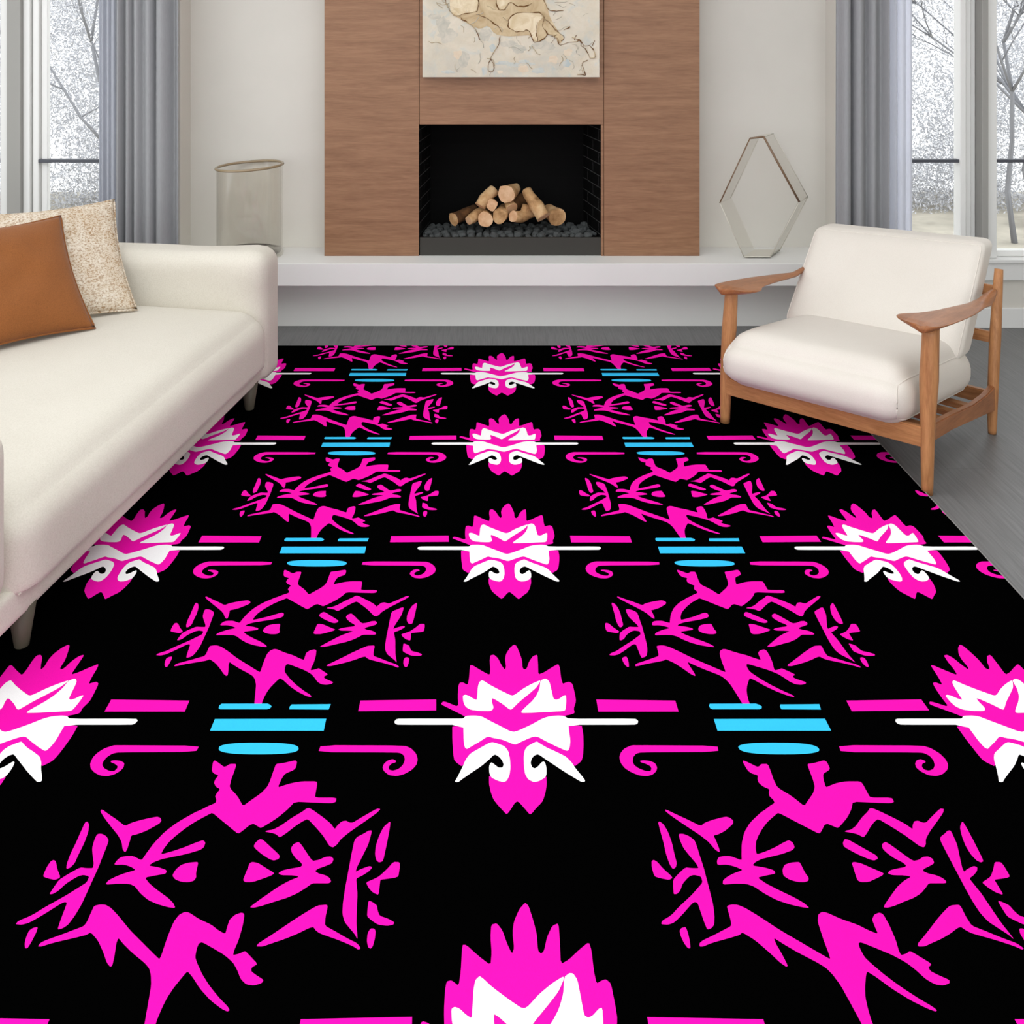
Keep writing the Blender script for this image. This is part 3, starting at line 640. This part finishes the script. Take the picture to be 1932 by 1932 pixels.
# ---------------------------------------------------------------- armchair
a0 = FL(1368, 803); ch = empty('armchair', (a0.x, a0.y, 0), math.atan2(-.705, .709), 'wooden framed lounge armchair with ivory cushions at the right of the rug', 'armchair')
WC = .725; DC = .625
def leg(pts, rad, nm='leg', mat='chairwood', flat=(1, 1)):
    bm = bmesh.new(); w = smoothpath(pts, 5)
    n = len(w); seg = len(rad)-1; rr = []
    for i in range(n):
        f = i/(n-1)*seg; k = min(int(f), seg-1); rr.append(rad[k]+(rad[k+1]-rad[k])*(f-k))
    tube(bm, w, rr, 16, flat=flat); bmesh.ops.recalc_face_normals(bm, faces=bm.faces[:])
    return link(nm, bm, M[mat], ch, True)
rz = RT*1.0
leg([(0, 0, rz+.001), (.003, .004, .2), (.008, .016, .36), (.012, .026, .50)], [.017, .022, .027, .023])
leg([(WC, 0, .001), (WC, .004, .2), (WC, .016, .36), (WC+.002, .026, .522)], [.017, .022, .029, .026])
leg([(WC, DC, .001), (WC, DC+.005, .12), (WC, DC+.035, .35), (WC, DC+.075, .585)], [.014, .018, .02, .015])
leg([(0, DC, .001), (0, DC+.005, .12), (0, DC+.03, .3), (0, DC+.055, .43)], [.014, .018, .02, .015])
def rail(nm, pts4, th, mat, bev=.004):
    """board: list of (s, t, z0, z1) along its run"""
    bm = bmesh.new(); rings = []
    d = Vector((pts4[-1][0]-pts4[0][0], pts4[-1][1]-pts4[0][1], 0)).normalized(); n = Vector((-d.y, d.x, 0))*th/2
    for s, t_, z0, z1 in pts4:
        p = Vector((s, t_, 0))
        rings.append([bm.verts.new(p-n+Vector((0, 0, z0))), bm.verts.new(p+n+Vector((0, 0, z0))), bm.verts.new(p+n+Vector((0, 0, z1))), bm.verts.new(p-n+Vector((0, 0, z1)))])
    for a, b in zip(rings, rings[1:]):
        for k in range(4): bm.faces.new((a[k], a[(k+1) % 4], b[(k+1) % 4], b[k]))
    bm.faces.new(rings[0][::-1]); bm.faces.new(rings[-1]); bmesh.ops.recalc_face_normals(bm, faces=bm.faces[:])
    es = [e for e in bm.edges if len(e.link_faces) == 2 and e.calc_face_angle(0) > .6]
    bmesh.ops.bevel(bm, geom=es, offset=bev, segments=2, affect='EDGES')
    return link(nm, bm, M[mat], ch)
rail('front_rail', [(.01, -.002, .122, .182), (WC-.01, -.002, .148, .212)], .026, 'chairwood_h')
rail('back_rail', [(.01, DC+.01, .10, .15), (WC-.01, DC+.01, .10, .15)], .024, 'chairwood_h')
for sx in (0, WC):
    rail('side_rail', [(sx, .01, .162, .218), (sx, .2, .146, .198), (sx, .4, .118, .172), (sx, .53, .10, .168), (sx, DC-.005, .086, .176)], .024, 'chairwood_d')
for k, tt in enumerate((.1, .22, .34, .46)):
    rail('seat_slat', [(.02, tt, .168-.09*tt, .186-.09*tt), (WC-.02, tt, .168-.09*tt, .186-.09*tt)], .04, 'chairwood_h', .003)
# armrests: paddle that is wide at the front, curls and narrows to the rear post
def armrest(sx, sgn, z0, z1):
    """paddle: (t, inner reach, outer reach) measured from the post, wide in front and narrowing to the rear"""
    prof = [(-.040, .022, .012), (-.034, .050, .026), (-.02, .082, .040), (.0, .098, .046), (.03, .108, .050), (.065, .104, .053), (.12, .078, .054), (.2, .058, .053), (.3, .044, .049), (.42, .030, .036), (.52, .022, .026), (.60, .017, .019), (.645, .012, .010)]
    bm = bmesh.new(); rings = []; K = 20; t0, t1 = prof[0][0], prof[-1][0]
    pts = smoothpath([Vector(p) for p in prof], 4)
    for p in pts:
        t_, a_in, a_out = p; f = (t_-t0)/(t1-t0)
        zc = z0 + (z1-z0)*f + .022*max(0, f-.82)/.18
        th = .013*(1-.2*f)*min(1, .45+f*9)
        roll = -sgn*.9*max(0, (f-.72)/.28)
        c = (a_out-a_in)/2; hw = (a_out+a_in)/2; ring = []
        for k in range(K):
            an = 2*math.pi*k/K
            a = math.copysign(abs(math.cos(an))**.75, math.cos(an)); b = math.sin(an)
            off = c + a*hw                                     # + is outwards
            zz = b*th*(1-.55*a*a) + .010*a*a*(1-f)
            if b < 0: zz -= .012*max(0, 1-abs(off)/.05)*max(0, 1-f*2)
            x = off*sgn; ca, sa = math.cos(roll), math.sin(roll)
            ring.append(bm.verts.new((sx + x*ca - zz*sa, t_, zc + x*sa + zz*ca)))
        rings.append(ring)
    for r0, r1 in zip(rings, rings[1:]):
        for k in range(K): bm.faces.new((r0[k], r0[(k+1) % K], r1[(k+1) % K], r1[k]))
    bm.faces.new(rings[0][::-1]); bm.faces.new(rings[-1]); bmesh.ops.recalc_face_normals(bm, faces=bm.faces[:])
    return link('armrest', bm, M['chairwood_d'], ch, True)
armrest(0.008, -1, .512, .452); armrest(WC+.002, 1, .535, .490)
# cushions
def seams(parent, mat, sides, r=.0025):
    for k in sides:
        pts = SEAM[k]; bm = bmesh.new(); tube(bm, pts + pts[:1], r, 6); link('seam', bm, mat, parent, True)
def seatfn(p, q):
    p = p.copy(); t_ = p.y
    p.z += -.09*max(0, t_)
    up = max(0, min(1, (q.z+1)/2))
    p.z += up*.030*(1-q.x**4)*(1-abs(q.y)**3)
    p.y -= .022*max(0, -q.y)**2*(1-q.z**2)
    p.z += .035*(p.x-.36)                                   # follows the front rail
    return p
sc_o = link('seat_cushion', rbox(.012, .684, -.075, .60, .182, .360, .085, 20, seatfn, 0), M['chairfab'], ch, True)
seams(sc_o, M['chairfab'], (-1, 1))
def backfn(p, q):
    p = p.copy()
    if q.y < 0: p.y -= .018*(1-q.x**4)*(1-q.z**4)
    f = (p.z)/.42
    p.y += p.z*.70 ; p.z *= .90                             # leans back
    p.z += .06*(p.x-.36)*f
    return p
bc_o = link('back_cushion', rbox(.0, .674, 0, .135, 0, .408, .036, 20, backfn, 1), M['chairfab'], ch, True, loc=(0, .425, .285))
seams(bc_o, M['chairfab'], (-1, 1), .002)
for zz, yy in ((.34, DC+.055), (.50, DC+.10)):
    rail('back_slat', [(.0, yy-.02, zz-.02, zz+.02), (WC, yy-.02, zz-.02, zz+.02)], .018, 'chairwood_h', .003)
# ---------------------------------------------------------------- glass on the ledge
vz = 4.662; vc = X(471, vz); vr = 61*vz/F
vs = empty('hurricane_vase', (vc, vz, LT), 0, 'tall cylindrical smoky glass hurricane vase on the ledge behind the sofa', 'vase')
vt = Z(313, vz)
tilt = lambda x, z: (.055*x)*(1 if z > LT+.2 else 0)
bm = bmesh.new(); lathe(bm, [(vr, LT+.012), (vr*1.0, LT+.1), (vr, LT+.25), (vr, vt)], vc, vz, 64, 0, tilt)
rr = lathe(bm, [(vr-.006, vt), (vr-.006, LT+.25), (vr-.006, LT+.02)], vc, vz, 64, 0, tilt); bm.faces.new(rr[-1])
under(link('glass_wall', bm, M['vase']), vs)
bm = bmesh.new(); n = 64
tube(bm, [(vc+(vr+.002)*math.cos(2*math.pi*k/n), vz+(vr+.002)*math.sin(2*math.pi*k/n), vt+tilt(vr*math.cos(2*math.pi*k/n), vt)) for k in range(n+1)], .0065, 8)
r_ = under(link('rim', bm, M['vaserim'], None, True), vs); r_['label'] = 'amber tinted rolled rim'
bm = bmesh.new(); rings = lathe(bm, [(.01, LT+.002), (vr+.003, LT+.002), (vr+.005, LT+.012), (vr, LT+.022), (vr-.008, LT+.022), (vr-.02, LT+.012), (.01, LT+.012)], vc, vz, 64)
bm.faces.new(rings[0][::-1]); bm.faces.new(rings[-1]); bmesh.ops.recalc_face_normals(bm, faces=bm.faces[:])
under(link('base', bm, M['vase']), vs)
# faceted glass ornament
tz = 4.60
tr = empty('glass_ornament', (X(1436, tz), tz, LT), 0, 'large faceted clear glass lantern shape on the ledge beside the armchair', 'ornament')
prof = [(1415, 261), (1441, 258), (1508, 381), (1453, 478), (1404, 478), (1358, 383)]
off = Vector((.085, .13, 0))
fr = [P(a, b, tz) for a, b in prof]
zmin = min(p.z for p in fr)
for p in fr:
    if p.z < zmin+.02: p.z = LT+.006
bkk = [p + off for p in fr]
def band(bm, a0, a1, b0, b1, th, mi=0):
    c = sum(fr, Vector())/6
    ins = []
    for p in (a0, a1, b1, b0):
        d = Vector((c.x-p.x, 0, c.z-p.z)); 
        if p in (b0, b1): d = Vector((c.x+off.x-p.x, 0, c.z-p.z))
        ins.append(p + d.normalized()*th)
    o_ = [bm.verts.new(p) for p in (a0, a1, b1, b0)]; i_ = [bm.verts.new(p) for p in ins]
    bm.faces.new(o_); bm.faces.new(i_[::-1])
    for k in range(4): bm.faces.new((o_[k], i_[k], i_[(k+1) % 4], o_[(k+1) % 4]))
for k in range(6):
    bm = bmesh.new(); k2 = (k+1) % 6; band(bm, fr[k], fr[k2], bkk[k], bkk[k2], .006)
    bmesh.ops.recalc_face_normals(bm, faces=bm.faces[:])
    if k == 3: under(link('base', bm, M['frost']), tr)
    else: under(link('glass_facet', bm, M['terr']), tr)
bm = bmesh.new()
for a, b, r in ((5, 0, .0032), (0, 1, .0045), (1, 2, .0055)): tube(bm, [fr[a], fr[b]], r, 6)
e_ = under(link('metal_edge', bm, M['brass']), tr); e_['label'] = 'thin bronze edge at the top'
bm = bmesh.new()
for a, b in ((2, 3), (4, 5)): tube(bm, [fr[a], fr[b]], .0025, 6)
for a, b in ((0, 1), (1, 2), (2, 3), (5, 0)): tube(bm, [bkk[a], bkk[b]], .0022, 6)
for a in (1, 2): tube(bm, [fr[a], bkk[a]], .0022, 6)
under(link('glass_edge', bm, M['frost']), tr)
# ---------------------------------------------------------------- curtains
def curtain(name, x0, x1, zc, folds, amp, mat, label, ph=0, seed=0, bottom=.02, warp=0):
    bm = bmesh.new(); N = 140; K = 10; g = {}
    for i in range(N+1):
        f = i/N
        w = f*(1+warp) - warp*f*f + .018*math.sin(f*19+seed)*(1-.6*warp)
        for k in range(K+1):
            z = bottom + (2.62-bottom)*k/K
            a = amp*(.8+.25*math.sin(f*7+seed*2)) * (1+.12*math.sin(k*.7+f*5))
            yy = zc + a*math.sin(2*math.pi*folds*w + ph + .08*math.sin(k*.6+f*9))
            xx = x0 + (x1-x0)*f + .25*a*math.cos(2*math.pi*folds*w+ph)*math.sin(math.pi*f)
            g[i, k] = bm.verts.new((xx, yy, z))
    for i in range(N):
        for k in range(K): bm.faces.new((g[i, k], g[i+1, k], g[i+1, k+1], g[i, k+1])).smooth = True
    o = link(name, bm, mat); s = o.modifiers.new('thickness', 'SOLIDIFY'); s.thickness = .002
    return tag(o, label, 'curtain')
cz = 4.585
curtain('curtain', X(216, cz), X(338, cz), cz, 5.5, .028, M['curtain'], 'grey floor length curtain beside the left window', .4, 1, warp=.6)
curtain('sheer_curtain', X(184, cz), X(222, cz), cz+.02, 4, .010, M['sheer_blue'], 'narrow bluish sheer curtain edge overlapping the left window', 0, 3)
curtain('curtain', X(1580, cz), X(1674, cz), cz, 3.5, .030, M['curtain'], 'grey floor length curtain beside the right window, behind the armchair', 1.2, 6)
curtain('sheer_curtain', X(1668, cz), X(1726, cz), cz+.025, 4, .010, M['sheer'], 'white sheer curtain over the edge of the right window', .5, 9)
# ---------------------------------------------------------------- winter garden outside
bm = bmesh.new(); box(bm, -14, 14, 5.4, 11.2, -.6, -.5); struct('ground', bm, M['snow'])
def tree(x, y, h, seed, label, twigs=9000):
    rnd = random.Random(seed); bm = bmesh.new(); tb = bmesh.new(); tips = []
    def grow(p, d, L, r, lev):
        pts = [p]; q = p.copy(); dd = d.copy()
        n = 4
        for i in range(n):
            dd = (dd + Vector((rnd.uniform(-1, 1), rnd.uniform(-1, 1), rnd.uniform(-.3, .6)))*.22).normalized()
            q = q + dd*L/n; pts.append(q.copy())
        tube(bm, pts, [r*(1-.5*i/n) for i in range(n+1)], 6 if lev < 2 else 4)
        if lev >= 2: tips.extend(pts[1:])
        if lev < 4:
            for k in range(4 if lev < 3 else 3):
                b = pts[rnd.randint(1 if lev else 2, n)]
                nd = (dd + Vector((rnd.uniform(-1, 1), rnd.uniform(-1, 1), rnd.uniform(-.35, .7)))*1.0).normalized()
                grow(b, nd, L*rnd.uniform(.55, .75), r*.5, lev+1)
    grow(Vector((0, 0, 0)), Vector((0, 0, 1)), h*.42, h*.0065, 0)
    for _ in range(twigs):
        p = rnd.choice(tips) + Vector((rnd.gauss(0, .22), rnd.gauss(0, .22), rnd.gauss(0, .22)))
        a = Vector((rnd.uniform(-1, 1), rnd.uniform(-1, 1), rnd.uniform(-1, 1))).normalized()
        b = a.cross(Vector((rnd.uniform(-1, 1), rnd.uniform(-1, 1), rnd.uniform(-1, 1)))).normalized()
        s = rnd.uniform(.008, .02)
        tb.faces.new([tb.verts.new(p+a*s), tb.verts.new(p+b*s*.5), tb.verts.new(p-a*s), tb.verts.new(p-b*s*.5)])
    root = empty('bare_tree', (x, y, -.5), 0, label, 'tree', 'winter trees outside the windows')
    link('trunk', bm, M['bark'], root); link('frosted_twigs', tb, M['twig'], root)
spec = [(-3.35, 8.6, 4.4, 21, 'slim bare tree nearest outside the left window'), (-5.3, 9.6, 5.0, 12, 'frosted tree standing farther back outside the left window'),
 (4.75, 8.6, 4.4, 13, 'slim bare tree nearest outside the right window, left pane'), (5.35, 9.3, 5.2, 14, 'dark branched tree outside the far right pane')]
for a in spec: tree(*a)
def thicket(x0, x1, seed, label):
    rnd = random.Random(seed); bm = bmesh.new()
    for _ in range(150000):
        x = rnd.uniform(x0, x1); y = rnd.uniform(9.9, 11.1); z = -.5 + 3.3*rnd.random()**1.15
        d = mnoise.noise(Vector((x*.9, y*.3, z*.9))) + .5*mnoise.noise(Vector((x*2.5, y, z*2.5)))
        if d < rnd.uniform(-.75, .3): continue
        a = Vector((rnd.uniform(-1, 1), rnd.uniform(-.5, .5), rnd.uniform(-1, 1))).normalized()
        b = a.cross(Vector((rnd.uniform(-1, 1), rnd.uniform(-1, 1), rnd.uniform(-1, 1)))).normalized()
        s = rnd.uniform(.008, .026); p = Vector((x, y, z))
        bm.faces.new([bm.verts.new(p+a*s), bm.verts.new(p+b*s*.35), bm.verts.new(p-a*s), bm.verts.new(p-b*s*.35)])
    o = link('twig_thicket', bm, M['twig']); o['kind'] = 'stuff'; tag(o, label, 'thicket')
thicket(-6.6, -3.2, 3, 'pale frosted thicket filling the view of the left window'); thicket(3.8, 7.4, 4, 'pale frosted thicket filling the view of the right window')
# ---------------------------------------------------------------- daylight
w = bpy.data.worlds.new('overcast_sky'); sc.world = w; w.use_nodes = True
bg = w.node_tree.nodes['Background']; bg.inputs['Color'].default_value = (.97, .985, 1.0, 1); bg.inputs['Strength'].default_value = 1.0
